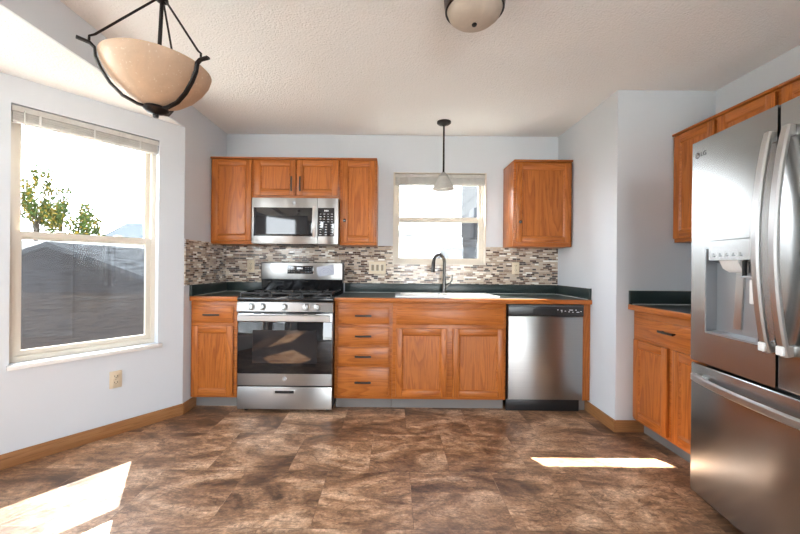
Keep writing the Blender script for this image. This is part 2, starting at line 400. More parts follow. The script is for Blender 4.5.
wall('wall_left_rear', (XL, YR), PI / 2, -.667 - YR, 0, H)
wall('wall_rear', (XR, YR), PI, XR - XL, 0, H, [(.25, 2.25, .03, 2.1)], (TH, TH))
wall('wall_right', (XR, YS), -PI / 2, YS - YR, 0, H)
struct(MB().box((XS, YS, 0), (XR + TH, YB + TH, H), 'paint').build('wall_stub', smooth=False))
portal((*(BAY - BD * .564 + Vector((-BD.y, BD.x, 0)) * .12)[:2], 1.33), AB, .77, 1.5)
portal((P1.x - .13, (P1.y + .25) / 2, 1.33), PI / 2, 1.3, 1.5)
portal((*(P3 + Vector((math.cos(A3), math.sin(A3), 0)) * L3 / 2 + Vector((-math.sin(A3), math.cos(A3), 0)) * .12)[:2], 1.33), A3, .77, 1.5)
portal((XR - 1.25, YR - .13, 1.065), PI, 2.0, 2.07)
portal((.45, YB + .13, 1.63), 0, .89, .89)

# baseboards (oak)
def baseboard(name, p0, p1, mat):
    p0, p1 = Vector(p0), Vector(p1); d = (p1 - p0); ln = d.length; a = math.atan2(d.y, d.x)
    o = MB()
    pts = [(0, 0, 0), (0, -.014, 0), (0, -.014, .066), (0, -.009, .078), (0, -.004, .082), (0, 0, .082)]
    o.prism(pts, (ln, 0, 0), mat)
    b = struct(o.build(name)); b.location = (p0.x, p0.y, 0); b.rotation_euler = (0, 0, a); return b
e = .0005
nb = Vector((BD.y, -BD.x, 0)) * e
baseboard('baseboard_bay', P1 + nb, BAY + nb + BD * -.004, 'base_x')
baseboard('baseboard_left', (XL + e, 2.869, 0), (XL + e, 3.05, 0), 'base_x')
baseboard('baseboard_right', (XS - e, 3.05, 0), (XS - e, YS - .014, 0), 'base_x')
baseboard('baseboard_stub', (XS - .014, YS - e, 0), (1.79, YS - e, 0), 'base_x')
baseboard('baseboard_bay_middle', (P1.x + e, .25, 0), (P1.x + e, P1.y, 0), 'base_x')

# mosaic backsplash (thin slabs on the walls)
o = MB()
us = [XL, BW[0], BW[1], XS]; vs = [1.0, BW[2], 1.362]
o.grid(us, vs, lambda i, j: not (i == 1 and j == 1), 0, .008, lambda u, v, w: (u, YB - w, v), 'mosaic_x')
struct(o.build('trim_1', smooth=False))
struct(MB().box((XL, 2.874, 1.0), (XL + .008, YB - .008, 1.362), 'mosaic_y').build('trim_2'))

# ------------------------------------------------------------------ windows
def window(name, loc, rz, w, h, sill=True, screen=True, fw=.027, sw=.031, two=True, y0=.055):
    r = sroot(name, loc, rz)
    o = MB()
    y1 = y0 + .07
    o.grid([0, fw, w - fw, w], [0, fw + .006, h - fw, h], lambda i, j: not (i == 1 and j == 1), y0, y1, lambda u, v, q: (u, q, v), 'almond_frame')
    o.build('frame', r, False)
    if sill: MB().box((-.012, -.030, -.028), (w + .022, y0, -.0005), 'white_trim', .004).build('sill', r)
    hm = h / 2
    def sash(nm, za, zb, ya, yb):
        o = MB(); xa, xb = fw, w - fw
        o.grid([xa, xa + sw, xb - sw, xb], [za, za + sw, zb - sw, zb], lambda i, j: not (i == 1 and j == 1), ya, yb, lambda u, v, q: (u, q, v), 'almond_frame')
        f = o.build(nm, r, False)
        MB().box((xa + sw - .004, (ya + yb) / 2 - .002, za + sw - .004), (xb - sw + .004, (ya + yb) / 2 + .002, zb - sw + .004), 'pane_glass').build('pane', f)
        return f
    if two:
        sash('upper_sash', hm - .022, h - fw, y0 + .038, y0 + .060)
        f = sash('lower_sash', fw + .006, hm + .024, y0 + .010, y0 + .034)
        for q in (.3, .7): MB().box((w * q - .02, y0 - .002, hm + .022), (w * q + .02, y0 + .03, hm + .03), 'almond_frame', .003).build('latch', f)
        if screen:
            MB().box((fw - .005, y0 + .0642, fw), (w - fw + .005, y0 + .065, hm + .005), 'insect_screen').build('screen', r)
    else: sash('sash', fw + .012, h - fw, y0 + .01, y0 + .034)
    return r
W1o = BAY - BD * .948
window('window_1', (W1o.x, W1o.y, WZ0), AB, .768, WZ1 - WZ0)
window('window_2', (BW[0], YB, BW[2]), 0, BW[1] - BW[0], BW[3] - BW[2], sill=False)
window('window_3', (P1.x, .45, WZ0), PI / 2, P1.y - .65, WZ1 - WZ0)
q = P3 + Vector((math.cos(A3), math.sin(A3), 0)) * .18
window('window_4', (q.x, q.y, WZ0), A3, L3 - .36, WZ1 - WZ0)
for k in range(2):
    window('door_%d' % (k + 1), (XR - .25 - 1.0 * k, YR, .03), PI, 1.0, 2.07, sill=False, two=False, sw=.06)
# tan wooden liner around the kitchen window opening
o = MB(); w_, h_ = BW[1] - BW[0], BW[3] - BW[2]
o.grid([0, .012, w_ - .012, w_], [0, .012, h_ - .006, h_], lambda i, j: not (i == 1 and j == 1), -.010, .054, lambda u, v, q: (BW[0] + u, YB + q, BW[2] + v), 'almond_frame')
struct(o.build('trim_3', smooth=False))

def blind(label, loc, rz, w, drop, wand, wx):
    r = thing('window_blind', label, 'blind', loc, rz, 'white window blinds')   # origin: top left corner of the opening
    MB().box((.006, .006, -.036), (w - .006, .044, -.006), 'blind_white', .002).build('headrail', r)
    MB().box((.004, .003, -.040), (w - .004, .0055, -.010), 'blind_white').build('valance', r)
    o = MB(); k = 11; z = -.040
    st = (drop - .040 - .014) / k
    for i in range(k):
        zz = -.0405 - st * (i + .5); dy = .001 * math.sin(i * 2.1)
        o.prism([(.008, .010 + dy, zz + st * .36), (.008, .026 + dy, zz + st * .46), (.008, .042 + dy, zz + st * .36), (.008, .042 + dy, zz - st * .36), (.008, .026 + dy, zz - st * .26), (.008, .010 + dy, zz - st * .36)], (w - .016, 0, 0), 'blind_white')
    o.build('slat_stack', r)
    MB().box((.008, .010, -drop), (w - .008, .042, -drop + .013), 'blind_white', .002).build('bottom_rail', r)
    for q in (.16, .5, .84): MB().box((w * q - .005, .0012, -drop - .002), (w * q + .005, .0028, -.038), 'white_trim').build('ladder_tape', r)
    MB().cyl((wx, -.004, -.03), (wx + .004, -.006, -wand), .0035, 'white_plastic', seg=8).build('wand', r)
    return r
blind('white mini blind pulled up at the top of the large bay window', (W1o.x, W1o.y, WZ1), AB, .768, .102, .50, .055)
blind('white mini blind pulled up at the top of the small window over the sink', (BW[0] + .012, YB - .004, BW[3] - .006), 0, w_ - .024, .112, .50, .045)

# ------------------------------------------------------------------ cabinet parts (local frame: x right, -y towards the viewer, z up)
def door(parent, x0, x1, z0, z1, sw=.052, name='door'):
    o = MB(); y0, y1 = -.0205, -.0008
    o.box((x0, y0, z0), (x0 + sw, y1, z1), 'oak_z', .0035); o.box((x1 - sw, y0, z0), (x1, y1, z1), 'oak_z', .0035)
    o.box((x0 + sw, y0, z0), (x1 - sw, y1, z0 + sw), 'oak_x', .0035); o.box((x0 + sw, y0, z1 - sw), (x1 - sw, y1, z1), 'oak_x', .0035)
    a, c, d, e_ = x0 + sw, x1 - sw, z0 + sw, z1 - sw; t = .009
    # sloped bead inside the frame, then the flat panel
    for q in (((a, y0 + .003, d), (a, y0 + .003, e_), (a + t, y0 + .0115, e_ - t), (a + t, y0 + .0115, d + t)), ((c, y0 + .003, d), (c - t, y0 + .0115, d + t), (c - t, y0 + .0115, e_ - t), (c, y0 + .003, e_)),
              ((a, y0 + .003, d), (a + t, y0 + .0115, d + t), (c - t, y0 + .0115, d + t), (c, y0 + .003, d)), ((a, y0 + .003, e_), (c, y0 + .003, e_), (c - t, y0 + .0115, e_ - t), (a + t, y0 + .0115, e_ - t))):
        o.poly(q, 'oak_x')
    o.box((a + t * .8, y0 + .0115, d + t * .8), (c - t * .8, y1, e_ - t * .8), 'oak_z')
    return o.build(name, parent)
def drawer(parent, x0, x1, z0, z1, name='drawer'):
    o = MB()
    o.box((x0, -.014, z0), (x1, -.0008, z1), 'oak_x', .003)
    o.box((x0 + .008, -.0205, z0 + .008), (x1 - .008, -.012, z1 - .008), 'oak_x', .0045)
    return o.build(name, parent)
def pull(parent, x, z, ln=.13, vert=False, y=-.0205):
    o = MB(); h = ln / 2; d = Vector((0, 0, 1)) if vert else Vector((1, 0, 0)); c = Vector((x, y, z)); ax = (1, 0, 0) if vert else (0, 0, 1)
    pts = [c + d * (h * t) + Vector((0, -.024 - .004 * (1 - t * t), 0)) for t in [i / 5 - 1 for i in range(11)]]
    o.bar(pts, ax, .014, .009, 'black_metal', .002)
    for t in (-.74, .74): o.cyl(c + d * (h * t), c + d * (h * t) + Vector((0, -.025, 0)), .0045, 'black_metal', seg=10)
    return o.build('handle', parent)
def knob(parent, x, z, y=-.0205):
    m = Matrix.Rotation(PI / 2, 3, 'X')
    return MB().lathe([(.007, 0), (.005, .006), (.006, .012), (.013, .016), (.0145, .021), (.011, .026), (.003, .028)], 'gunmetal', (x, y, z), m, 18).build('knob', parent)
def base_body(r, w, d=.605, hollow=True, toe=True, xs=(0, 0)):
    o = MB(); z0, z1 = .095, .8745
    o.box((0, 0, z0), (w, .019, z1), 'oak_x', .001)
    o.box((0, .019, z0), (.016, d, z1), 'oak_z'); o.box((w - .016, .019, z0), (w, d, z1), 'oak_z')
    o.box((.016, .019, z0), (w - .016, d, z0 + .016), 'oak_x'); o.box((.016, d - .01, z0 + .016), (w - .016, d, z1), 'oak_x')
    o.build('body', r)
    MB().box((.001, .07, 0), (w - .001, .085, .0945), 'toe_grey').build('toe_kick', r)
FY = 2.974
r = thing('base_cabinet', 'narrow oak base cabinet with one drawer left of the gas range', 'cabinet', (XL + .004, FY, 0), 0, 'oak base cabinets')
base_body(r, .372)
dr = drawer(r, .014, .345, .697, .833); pull(dr, .18, .765); door(r, .014, .345, .112, .672)
r = thing('base_cabinet', 'oak base cabinet with a stack of four drawers right of the gas range', 'cabinet', (-.470, FY, 0), 0, 'oak base cabinets')
base_body(r, .464)
for a, c in ((.697, .833), (.528, .676), (.369, .510), (.116, .351)):
    dr = drawer(r, .022, .442, a, c); pull(dr, .232, (a + c) / 2 + .003)
r = thing('sink_cabinet', 'wide oak sink base cabinet with two plain doors and a false drawer front', 'cabinet', (-.0055, FY, 0), 0, 'oak base cabinets')
base_body(r, .916)
drawer(r, .026, .900, .697, .833, 'false_front'); door(r, .029, .440, .116, .668); door(r, .486, .898, .116, .668)
r = thing('cabinet_filler', 'narrow oak filler panel between the dishwasher and the side wall', 'cabinet panel', (1.5305, FY, 0))
MB().box((0, 0, .095), (.060, .605, .8745), 'oak_z', .002).build('panel', r); MB().box((0, .05, 0), (.045, .085, .0945), 'toe_grey').build('toe_kick', r)

def upper(name, label, loc, rz, w, z0, z1, d=.304, doors=(), crown=True):
    r = thing(name, label, 'cabinet', (loc[0], loc[1], z0), rz, 'oak wall cabinets')
    h = z1 - z0
    o = MB(); o.box((0, 0, 0), (w, .019, h), 'oak_x', .001); o.box((0, .019, 0), (w, d, h), 'oak_z', .001)
    o.build('body', r)
    if crown: MB().box((-.001, -.024, h), (w + .001, d, h + .016), 'oak_x', .005).build('top_moulding', r)
    return r
UY = 3.2795
r = upper('wall_cabinet', 'tall oak wall cabinet left of the microwave, plain door without knob', (XL + .004, UY), 0, .3775, 1.352, 2.106)
door(r, .014, .364, .028, .746)
r = upper('wall_cabinet', 'short oak wall cabinet above the microwave with two black handles', (-1.2515, UY), 0, .7665, 1.757, 2.106)
d1 = door(r, .014, .377, .026, .343); pull(d1, .345, .125, .13, True); d2 = door(r, .388, .753, .026, .343); pull(d2, .420, .125, .13, True)
r = upper('wall_cabinet', 'narrow oak wall cabinet right of the microwave with small knob', (-.484, UY), 0, .328, 1.352, 2.106)
d1 = door(r, .020, .314, .022, .746); knob(d1, .047, .212)
r = upper('wall_cabinet', 'oak wall cabinet right of the sink window, its left side in view', (1.059, UY), 0, .519, 1.352, 2.106)
d1 = door(r, .022, .502, .036, .736); knob(d1, .052, .215)
XU = 2.0
r = upper('wall_cabinet', 'tall oak wall cabinet on the right wall, just beyond the fridge', (XU, YS - .004), -PI / 2, .722, 1.352, 2.106, .287)
door(r, .012, .340, .026, .746); door(r, .366, .706, .026, .746)
r = upper('wall_cabinet', 'short oak wall cabinet on the right wall directly above the fridge', (XU, YS - .728), -PI / 2, .93, 1.85, 2.106, .287)
door(r, .014, .455, .020, .248); door(r, .475, .916, .020, .248)

r = thing('base_cabinet', 'oak base cabinet on the right wall beside the fridge with a wide drawer', 'cabinet', (1.719, YS - .004, 0), -PI / 2, 'oak base cabinets')
base_body(r, .735, .566)
dr = drawer(r, .022, .705, .690, .828); pull(dr, .360, .768); door(r, .022, .343, .116, .668); door(r, .384, .705, .116, .668)

# ------------------------------------------------------------------ countertops
def counter_edge(o, a, c): o.box(a, c, 'oak_x', .006)
CZ0, CZ1 = .8755, .91
r = thing('countertop', 'short dark green countertop with oak edge left of the gas range', 'countertop', (XL + .001, 2.947, CZ0))
# local origin: front-left-bottom
dp = YB - 2.947 - .001; zt = CZ1 - CZ0
MB().box((0, .02, 0), (.388, dp, zt), 'laminate').build('worktop', r)
MB().box((0, 0, -.002), (.388, .02, zt + .0005), 'oak_x', .004).build('oak_edge', r)
o = MB(); o.box((0, .0, zt), (.019, dp, zt + .09), 'laminate', .002); o.box((.019, dp - .019, zt), (.388, dp, zt + .09), 'laminate', .002); o.build('backsplash_lip', r)
o = MB(); o.box((.019, .03, zt), (.0225, dp - .019, zt + .004), 'caulk'); o.box((.0225, dp - .0225, zt), (.386, dp - .019, zt + .004), 'caulk'); o.build('caulk_line', r)
CX0 = -.4705
r = thing('countertop', 'long dark green countertop with oak edge holding the white sink', 'countertop', (CX0, 2.947, CZ0))
w = XS - .001 - CX0
SK = (.03, .86, 3.035, 3.49)      # sink cut-out in room coordinates
us = [0, SK[0] - CX0, SK[1] - CX0, w]; vs = [.02, SK[2] - 2.947, SK[3] - 2.947, dp]
MB().grid(us, vs, lambda i, j: not (i == 1 and j == 1), 0, zt, lambda u, v, q: (u, v, q), 'laminate').build('worktop', r, False)
MB().box((0, 0, -.002), (w, .02, zt + .0005), 'oak_x', .004).build('oak_edge', r)
o = MB(); o.box((0, dp - .019, zt), (w - .019, dp, zt + .09), 'laminate', .002); o.box((w - .019, .012, zt), (w, dp, zt + .09), 'laminate', .002); o.build('backsplash_lip', r)
o = MB(); o.box((.0, dp - .0225, zt), (w - .0225, dp - .019, zt + .004), 'caulk'); o.box((w - .0225, .03, zt), (w - .019, dp - .019, zt + .004), 'caulk'); o.build('caulk_line', r)
r = thing('countertop', 'dark green countertop with oak edge beside the fridge on the right wall', 'countertop', (1.675, YS - .001, CZ0), -PI / 2)
d2 = XR - 1.675 - .001
MB().box((0, .02, 0), (.742, d2, zt), 'laminate').build('worktop', r)
MB().box((0, 0, -.002), (.742, .02, zt + .0005), 'oak_x', .004).build('oak_edge', r)
o = MB(); o.box((0, .004, zt), (.019, d2, zt + .098), 'laminate', .002); o.box((.019, d2 - .019, zt), (.742, d2, zt + .098), 'laminate', .002); o.build('backsplash_lip', r)
o = MB(); o.box((.019, .02, zt), (.023, d2 - .019, zt + .005), 'caulk'); o.box((.0, .0, zt + .098), (.019, d2 - .019, zt + .101), 'caulk'); o.build('caulk_line', r)

# ------------------------------------------------------------------ sink and faucet
r = thing('sink', 'white double bowl drop-in sink set in the long countertop', 'sink', (SK[0], SK[2], CZ1 + .0005))
sw_, sd_ = SK[1] - SK[0], SK[3] - SK[2]; lip = .014
us = [-lip, .035, sw_ / 2 - .02, sw_ / 2 + .02, sw_ - .035, sw_ + lip]; vs = [-lip, .022, sd_ - .085, sd_ + lip]
o = MB().grid(us, vs, lambda i, j: not (i in (1, 3) and j == 1), 0, .013, lambda u, v, q: (u, v, q), 'white_enamel')
bmesh.ops.bevel(o.bm, geom=[e_ for e_ in o.bm.edges if e_.calc_face_angle(0) > 1], offset=.005, segments=3, affect='EDGES', profile=.5)
o.build('rim', r)
for a, c in ((us[1], us[2]), (us[3], us[4])):
    o = MB(); rs = []
    for z, k in ((.012, .0), (-.02, .006), (-.15, .018), (-.172, .035), (-.178, .07)):
        ring = []; x0, x1, y0, y1 = a + k, c - k, vs[1] + k, vs[2] - k; rad = .05
        for cx_, cy_, a0 in ((x1 - rad, y1 - rad, 0), (x0 + rad, y1 - rad, PI / 2), (x0 + rad, y0 + rad, PI), (x1 - rad, y0 + rad, 1.5 * PI)):
            ring += [(cx_ + rad * math.cos(a0 + t * PI / 8), cy_ + rad * math.sin(a0 + t * PI / 8), z) for t in range(5)]
        rs.append(ring)
    o.rings(rs, 'white_enamel', False); o.bm.faces.new([v for v in o.bm.verts][-20:])
    bw = o.build('bowl', r)
    MB().lathe([(.04, -.1775), (.042, -.174), (.03, -.175), (.002, -.177)], 'steel_bright', ((a + c) / 2, (vs[1] + vs[2]) / 2, 0)).build('drain', bw)
FX, FYc = .475, 3.455
r = thing('faucet', 'dark gunmetal gooseneck faucet with side lever on the white sink', 'faucet', (FX, FYc, CZ1 + .0137))
MB().lathe([(.028, 0), (.028, .006), (.021, .012), (.018, .03), (.0165, .10), (.0165, .13), (.013, .134)], 'gunmetal', seg=22).build('base', r)
dirv = Vector((-.80, -.60, 0)); rr = .068
pts = [Vector((0, 0, .12)), Vector((0, 0, .20)), Vector((0, 0, .285))] + arc(dirv * rr + Vector((0, 0, .285)), rr, PI, .08, 16, dirv, (0, 0, 1))
sp_ = MB().tube(pts, .0145, 'gunmetal', 14).build('spout', r)
e1 = pts[-1]; MB().tube([e1, e1 + Vector((0, 0, -.02)) + dirv * .004, e1 + Vector((0, 0, -.075)) + dirv * .010, e1 + Vector((0, 0, -.10)) + dirv * .012], .0155, 'gunmetal', 14, .021).build('spray_head', r)
lv = MB(); lv.cyl((.012, 0, .052), (.048, -.004, .086), .014, 'gunmetal', .012); lv.tube([(.046, -.004, .082), (.068, -.012, .112), (.074, -.016, .168)], .0075, 'gunmetal', 10, .006); lv.build('lever', r)

# ------------------------------------------------------------------ gas range
RX, RYf, RW = -1.2285, 2.897, .757
r = thing('gas_range', 'stainless steel freestanding gas range with black glass oven door', 'range', (RX, RYf, 0))
o = MB(); o.box((.004, .022, .03), (RW - .004, .655, .885), 'black_enamel', .003)
for x in (.05, RW - .05):
    for y in (.08, .6): o.cyl((x, y, 0), (x, y, .031), .016, 'black_plastic')
o.build('body', r)
# storage drawer
dr = MB().box((.006, 0, .032), (RW - .006, .020, .208), 'steel_x', .004).build('drawer', r)
o = MB(); o.box((RW / 2 - .083, -.0012, .152), (RW / 2 + .083, .001, .187), 'steel_bright', .0008); o.box((RW / 2 - .074, -.0022, .158), (RW / 2 + .074, -.001, .179), 'dark_slot'); o.build('recessed_handle', dr)
# oven door
dd = MB()
dd.box((.006, 0, .216), (RW - .006, .020, .786), 'steel_x', .004)
dd = dd.build('oven_door', r)
MB().box((.008, -.004, .312), (RW - .008, .002, .722), 'oven_glass', .0015).build('door_glass', dd)
MB().box((.125, -.0048, .395), (RW - .125, -.0039, .655), 'oven_inner').build('door_window', dd)
bd = MB().lathe([(.017, 0), (.017, .0015), (.013, .002), (.0002, .002)], 'grey_plastic', (RW / 2, 0, .272), Matrix.Rotation(PI / 2, 3, 'X'), 28).build('badge', dd)
text('badge_letters', 'GE', .014, (RW / 2, -.0022, .272), 'print_white', bd)
o = MB(); o.bar([(.020 + (RW - .040) * i / 12, -.034 - .005 * math.sin(PI * i / 12), .752) for i in range(13)], (0, 0, 1), .052, .018, 'steel_handle', .006)
for x in (.036, RW - .036): o.box((x - .012, -.032, .735), (x + .012, .001, .768), 'steel_handle', .003)
o.build('door_handle', dd)
o = MB()
for a, c in ((.13, .19), (.215, .36), (.385, .53), (.56, .62)): o.box((a, -.0012, .7795), (c, .001, .7845), 'dark_slot')
o.build('vent_slot', dd)
# slanted knob panel
o = MB(); o.prism([(.002, .004, .796), (.002, -.012, .803), (.002, -.004, .874), (.002, .012, .884), (.002, .05, .884), (.002, .05, .796)], (RW - .004, 0, 0), 'steel_x')
cp = o.build('control_panel', r)
mk = Matrix.Rotation(PI / 2 - .11, 3, 'X')
for x in (.115, .203, .372, .546, .632):
    k_ = MB().lathe([(.028, -.004), (.028, .003), (.024, .006), (.0225, .030), (.020, .034), (.001, .035)], 'steel_bright', (x, -.0075, .838), mk, 26)
    k_ = k_.build('knob', r)
    g = MB(); g.box((-.0045, -.021, .030), (.0045, .021, .046), 'steel_handle', .002); g.box((-.001, .006, .0455), (.001, .021, .0465), 'dark_slot')
    g = g.build('grip', k_); g.matrix_local = Matrix.Translation((x, -.0075, .838)) @ mk.to_4x4()
# cooktop
o = MB(); o.box((0, -.004, .884), (RW, .62, .908), 'black_enamel', .006); ct = o.build('cooktop', r)
for x, y, q in ((.15, .17, .045), (.15, .44, .036), (RW / 2, .30, .052), (RW - .15, .17, .050), (RW - .15, .44, .034)):
    bu = MB().lathe([(q + .012, .908), (q + .012, .914), (q, .916), (q, .924), (q * .9, .928), (.001, .929)], 'cast_iron', (x, y, 0), None, 22).build('burner', r)
for k in range(3):
    x0 = .012 + k * (RW - .024) / 3; x1 = x0 + (RW - .024) / 3 - .006; o = MB(); y0, y1 = .025, .56; z0, z1 = .934, .948; t = .011
    o.box((x0, y0, z0), (x1, y0 + t, z1), 'cast_iron', .003); o.box((x0, y1 - t, z0), (x1, y1, z1), 'cast_iron', .003)
    o.box((x0, y0, z0), (x0 + t, y1, z1), 'cast_iron', .003); o.box((x1 - t, y0, z0), (x1, y1, z1), 'cast_iron', .003)
    o.box((x0, (y0 + y1) / 2 - t / 2, z0), (x1, (y0 + y1) / 2 + t / 2, z1), 'cast_iron', .003)
    xm = (x0 + x1) / 2
    for a, c in ((y0, y0 + .09), ((y0 + y1) / 2 - .09, (y0 + y1) / 2 + .09), (y1 - .09, y1)): o.box((xm - t / 2, a, z0), (xm + t / 2, c, z1), 'cast_iron', .003)
    for x in (x0, x1 - t):
        for y in (y0, y1 - t): o.box((x, y, .907), (x + t, y + t, z0 + .003), 'cast_iron')
    o.build('grate', r)
# backguard
o = MB(); o.prism([(.002, .545, .905), (.002, .525, 1.035), (.002, .60, 1.035), (.002, .60, .905)], (RW - .004, 0, 0), 'black_enamel'); o.build('rear_vent', r)
o = MB(); o.box((-.004, .520, 1.028), (RW + .004, .602, 1.196), 'black_plastic', .012, 3); bgd = o.build('backguard', r)
MB().box((.004, .516, 1.036), (RW - .004, .523, 1.190), 'steel_x', .003).build('panel', bgd)
dp_ = MB().box((.245, .5138, 1.088), (.485, .5165, 1.162), 'black_glass', .001).build('display', bgd)
for i in range(4): MB().box((.338 + i * .013, .5130, 1.132), (.347 + i * .013, .5139, 1.146), 'print_white').build('display_digit', dp_)
for row in (1.105, 1.128, 1.146):
    for x in (.262, .285, .308, .415, .438, .461): MB().box((x - .006, .5132, row - .0025), (x + .006, .5139, row + .0025), 'print_grey').build('display_mark', dp_)
fm = MB().box((-.078, -.0006, -.045), (.078, .0006, .045), 'film').build('protective_film', bgd); fm['label'] = 'crinkled translucent film sheet stuck on the panel'
fm.location = (.598, .5148, 1.118); fm.rotation_euler = (0, R(-9), 0)
o = MB()
o.tube([(-.055, -.001, -.032), (-.05, -.001, .01), (-.01, -.001, .026), (.03, -.001, .018), (.062, -.001, -.02)], .0014, 'film_ink', 6); o.tube(arc((.0, -.001, -.006), .018, 0, 2 * PI, 14, (1.5, 0, 0), (0, 0, .8)), .0013, 'film_ink', 6)
o.build('film_print', fm)

# ------------------------------------------------------------------ microwave
MW, MH = .757, .402
r = thing('microwave', 'stainless over-the-range microwave under the short wall cabinet', 'microwave', (-1.2425, 3.208, 1.352))
o = MB(); o.box((.003, .030, .004), (MW - .003, .370, MH), 'steel_x', .002); o.box((.21, .03, -.008), (.52, .30, .006), 'black_plastic', .002); o.build('body', r)
dd = MB().box((0, 0, 0), (.573, .029, MH - .0015), 'steel_x', .004).build('door', r)
MB().box((.020, -.002, .068), (.530, .002, .316), 'black_glass', .001).build('door_glass', dd)
MB().box((.038, -.0032, .085), (.488, -.0015, .245), 'oven_inner').build('door_window', dd)
bd = MB().lathe([(.019, 0), (.019, .002), (.014, .0026), (.0002, .0026)], 'grey_plastic', (.372, 0, .358), Matrix.Rotation(PI / 2, 3, 'X'), 28).build('badge', dd)
text('badge_letters', 'GE', .016, (.372, -.0028, .358), 'print_white', bd)
o = MB(); o.bar([(.550, -.014 - .022 * math.sin(PI * i / 12), .062 + .262 * i / 12) for i in range(13)], (1, 0, 0), .030, .012, 'steel_handle', .004)
for z in (.066, .318): o.box((.537, -.016, z - .010), (.563, .002, z + .010), 'steel_handle', .003)
o.build('handle', dd)
cpn = MB().box((.576, 0, 0), (MW, .029, MH - .0015), 'steel_x', .004).build('control_panel', r)
kp = MB().box((.580, -.002, .068), (.722, .002, .316), 'black_glass', .001).build('keypad', cpn)
for i in range(3): MB().box((.635 + i * .013, -.0026, .284), (.644 + i * .013, -.0019, .297), 'print_white').build('display_digit', kp)
random.seed(3)
for j in range(9):
    for i in range(3 if j > 3 else 4):
        w_b = random.uniform(.010, .022); x = .602 + i * (.048 if j > 3 else .033); z = .262 - j * .0225
        MB().box((x - w_b / 2, -.0026, z - .002), (x + w_b / 2, -.0019, z + .002), 'print_white').build('keypad_mark', kp)

# ------------------------------------------------------------------ dishwasher
r = thing('dishwasher', 'stainless dishwasher with black control strip under the long countertop', 'dishwasher', (.9185, 2.945, 0))
DWW = .604
MB().box((.004, .03, .10), (DWW - .004, .60, .868), 'dark_grey').build('body', r)
dd = MB().box((.003, .002, .108), (DWW - .003, .030, .775), 'steel_z', .005).build('door', r)
o = MB(); o.box((.001, -.004, .778), (DWW - .001, .030, .866), 'black_plastic', .004); cpn = o.build('control_panel', r)
MB().box((.20, -.006, .787), (.385, -.0035, .836), 'dark_slot', .002).build('pocket_handle', cpn)
MB().box((.0, -.005, .852), (DWW, .01, .868), 'dark_grey', .002).build('top_trim', cpn)
o = MB(); random.seed(5)
for x, w_b, z in ((.395, .010, .83), (.425, .012, .826), (.427, .008, .815), (.455, .010, .82), (.485, .012, .815), (.50, .030, .829), (.515, .010, .812), (.54, .012, .829), (.555, .022, .812), (.58, .010, .818)):
    o.box((x - w_b / 2, -.0048, z - .003), (x + w_b / 2, -.0039, z + .003), 'print_white')
o.build('panel_mark', cpn)
MB().box((.006, .055, 0), (DWW - .006, .075, .105), 'black_plastic', .002).build('kick_plate', r)

# ------------------------------------------------------------------ refrigerator
FA = -(PI / 2 + R(5.3))
r = thing('refrigerator', 'large stainless french door refrigerator at the right edge with ice dispenser', 'refrigerator', (1.494, 1.849, 0), FA)
FW = .91
o = MB(); o.box((.006, .062, .02), (FW - .006, .745, 1.765), 'dark_grey', .006)
for x in (.06, FW - .06):
    for y in (.12, .68): o.cyl((x, y, 0), (x, y, .021), .02, 'black_plastic')
o.build('body', r)
MB().box((.01, .064, .012), (FW - .01, .078, .06), 'black_plastic').build('toe_grille', r)
DZ0, DZ1 = .715, 1.79
# dispenser cavity in the far door
X0, X1, Z0, Z1 = .096, .379, .862, 1.262
o = MB(); o.grid([0, X0, X1, FW / 2 - .003], [DZ0, Z0, Z1, DZ1], lambda i, j: not (i == 1 and j == 1), 0, .060, lambda u, v, q: (u, q, v), 'steel_fridge')
ed = [e_ for e_ in o.bm.edges if e_.calc_face_angle(0) > 1 and all(abs(v.co.y) < 1e-5 for v in e_.verts) and (all(v.co.x < .001 for v in e_.verts) or all(v.co.z > DZ1 - .001 for v in e_.verts) or all(v.co.z < DZ0 + .001 for v in e_.verts) or all(v.co.x > .45 for v in e_.verts))]
bmesh.ops.bevel(o.bm, geom=ed, offset=.008, segments=3, affect='EDGES', profile=.5)
fd = o.build('door', r)
dsp = MB()
dsp.grid([X0, X0 + .006, X1 - .006, X1], [Z0, Z0 + .008, Z1 - .006, Z1], lambda i, j: not (i == 1 and j == 1), -.002, .05, lambda u, v, q: (u, q, v), 'dispenser_grey')
dsp.box((X0 + .006, .046, Z0 + .008), (X1 - .006, .058, Z1 - .006), 'dispenser_grey')
dsp.prism([(X0 + .006, -.001, Z0 + .008), (X0 + .006, .046, Z0 + .008), (X0 + .006, .046, Z0 + .016)], (X1 - X0 - .012, 0, 0), 'grey_plastic')
ds = dsp.build('dispenser', fd)
o = MB(); o.prism([(X0 + .032, -.010, 1.205), (X0 + .032, -.010, 1.292), (X0 + .032, -.0008, 1.297), (X0 + .032, .044, 1.25), (X0 + .032, .044, 1.19)], (X1 - X0 - .040, 0, 0), 'steel_fridge')
o.build('dispenser_panel', ds)
o = MB()
for i in range(5): o.box((X0 + .055 + i * .036, -.0108, 1.222), (X0 + .072 + i * .036, -.0099, 1.226), 'print_grey'); o.box((X0 + .055 + i * .036, -.0108, 1.232), (X0 + .066 + i * .036, -.0099, 1.235), 'print_grey')
o.build('panel_mark', ds)
o = MB(); o.prism([(X0 + .085, -.004, 1.203), (X0 + .085, .040, 1.203), (X0 + .085, .040, 1.150), (X0 + .085, .012, 1.168)], (.10, 0, 0), 'white_plastic'); o.build('ice_chute', ds)
o = MB(); o.cyl((X0 + .19, .02, 1.205), (X0 + .19, .02, 1.135), .008, 'dark_slot'); o.box((X0 + .18, .012, 1.128), (X0 + .26, .028, 1.138), 'grey_plastic', .002); o.build('water_spout', ds)
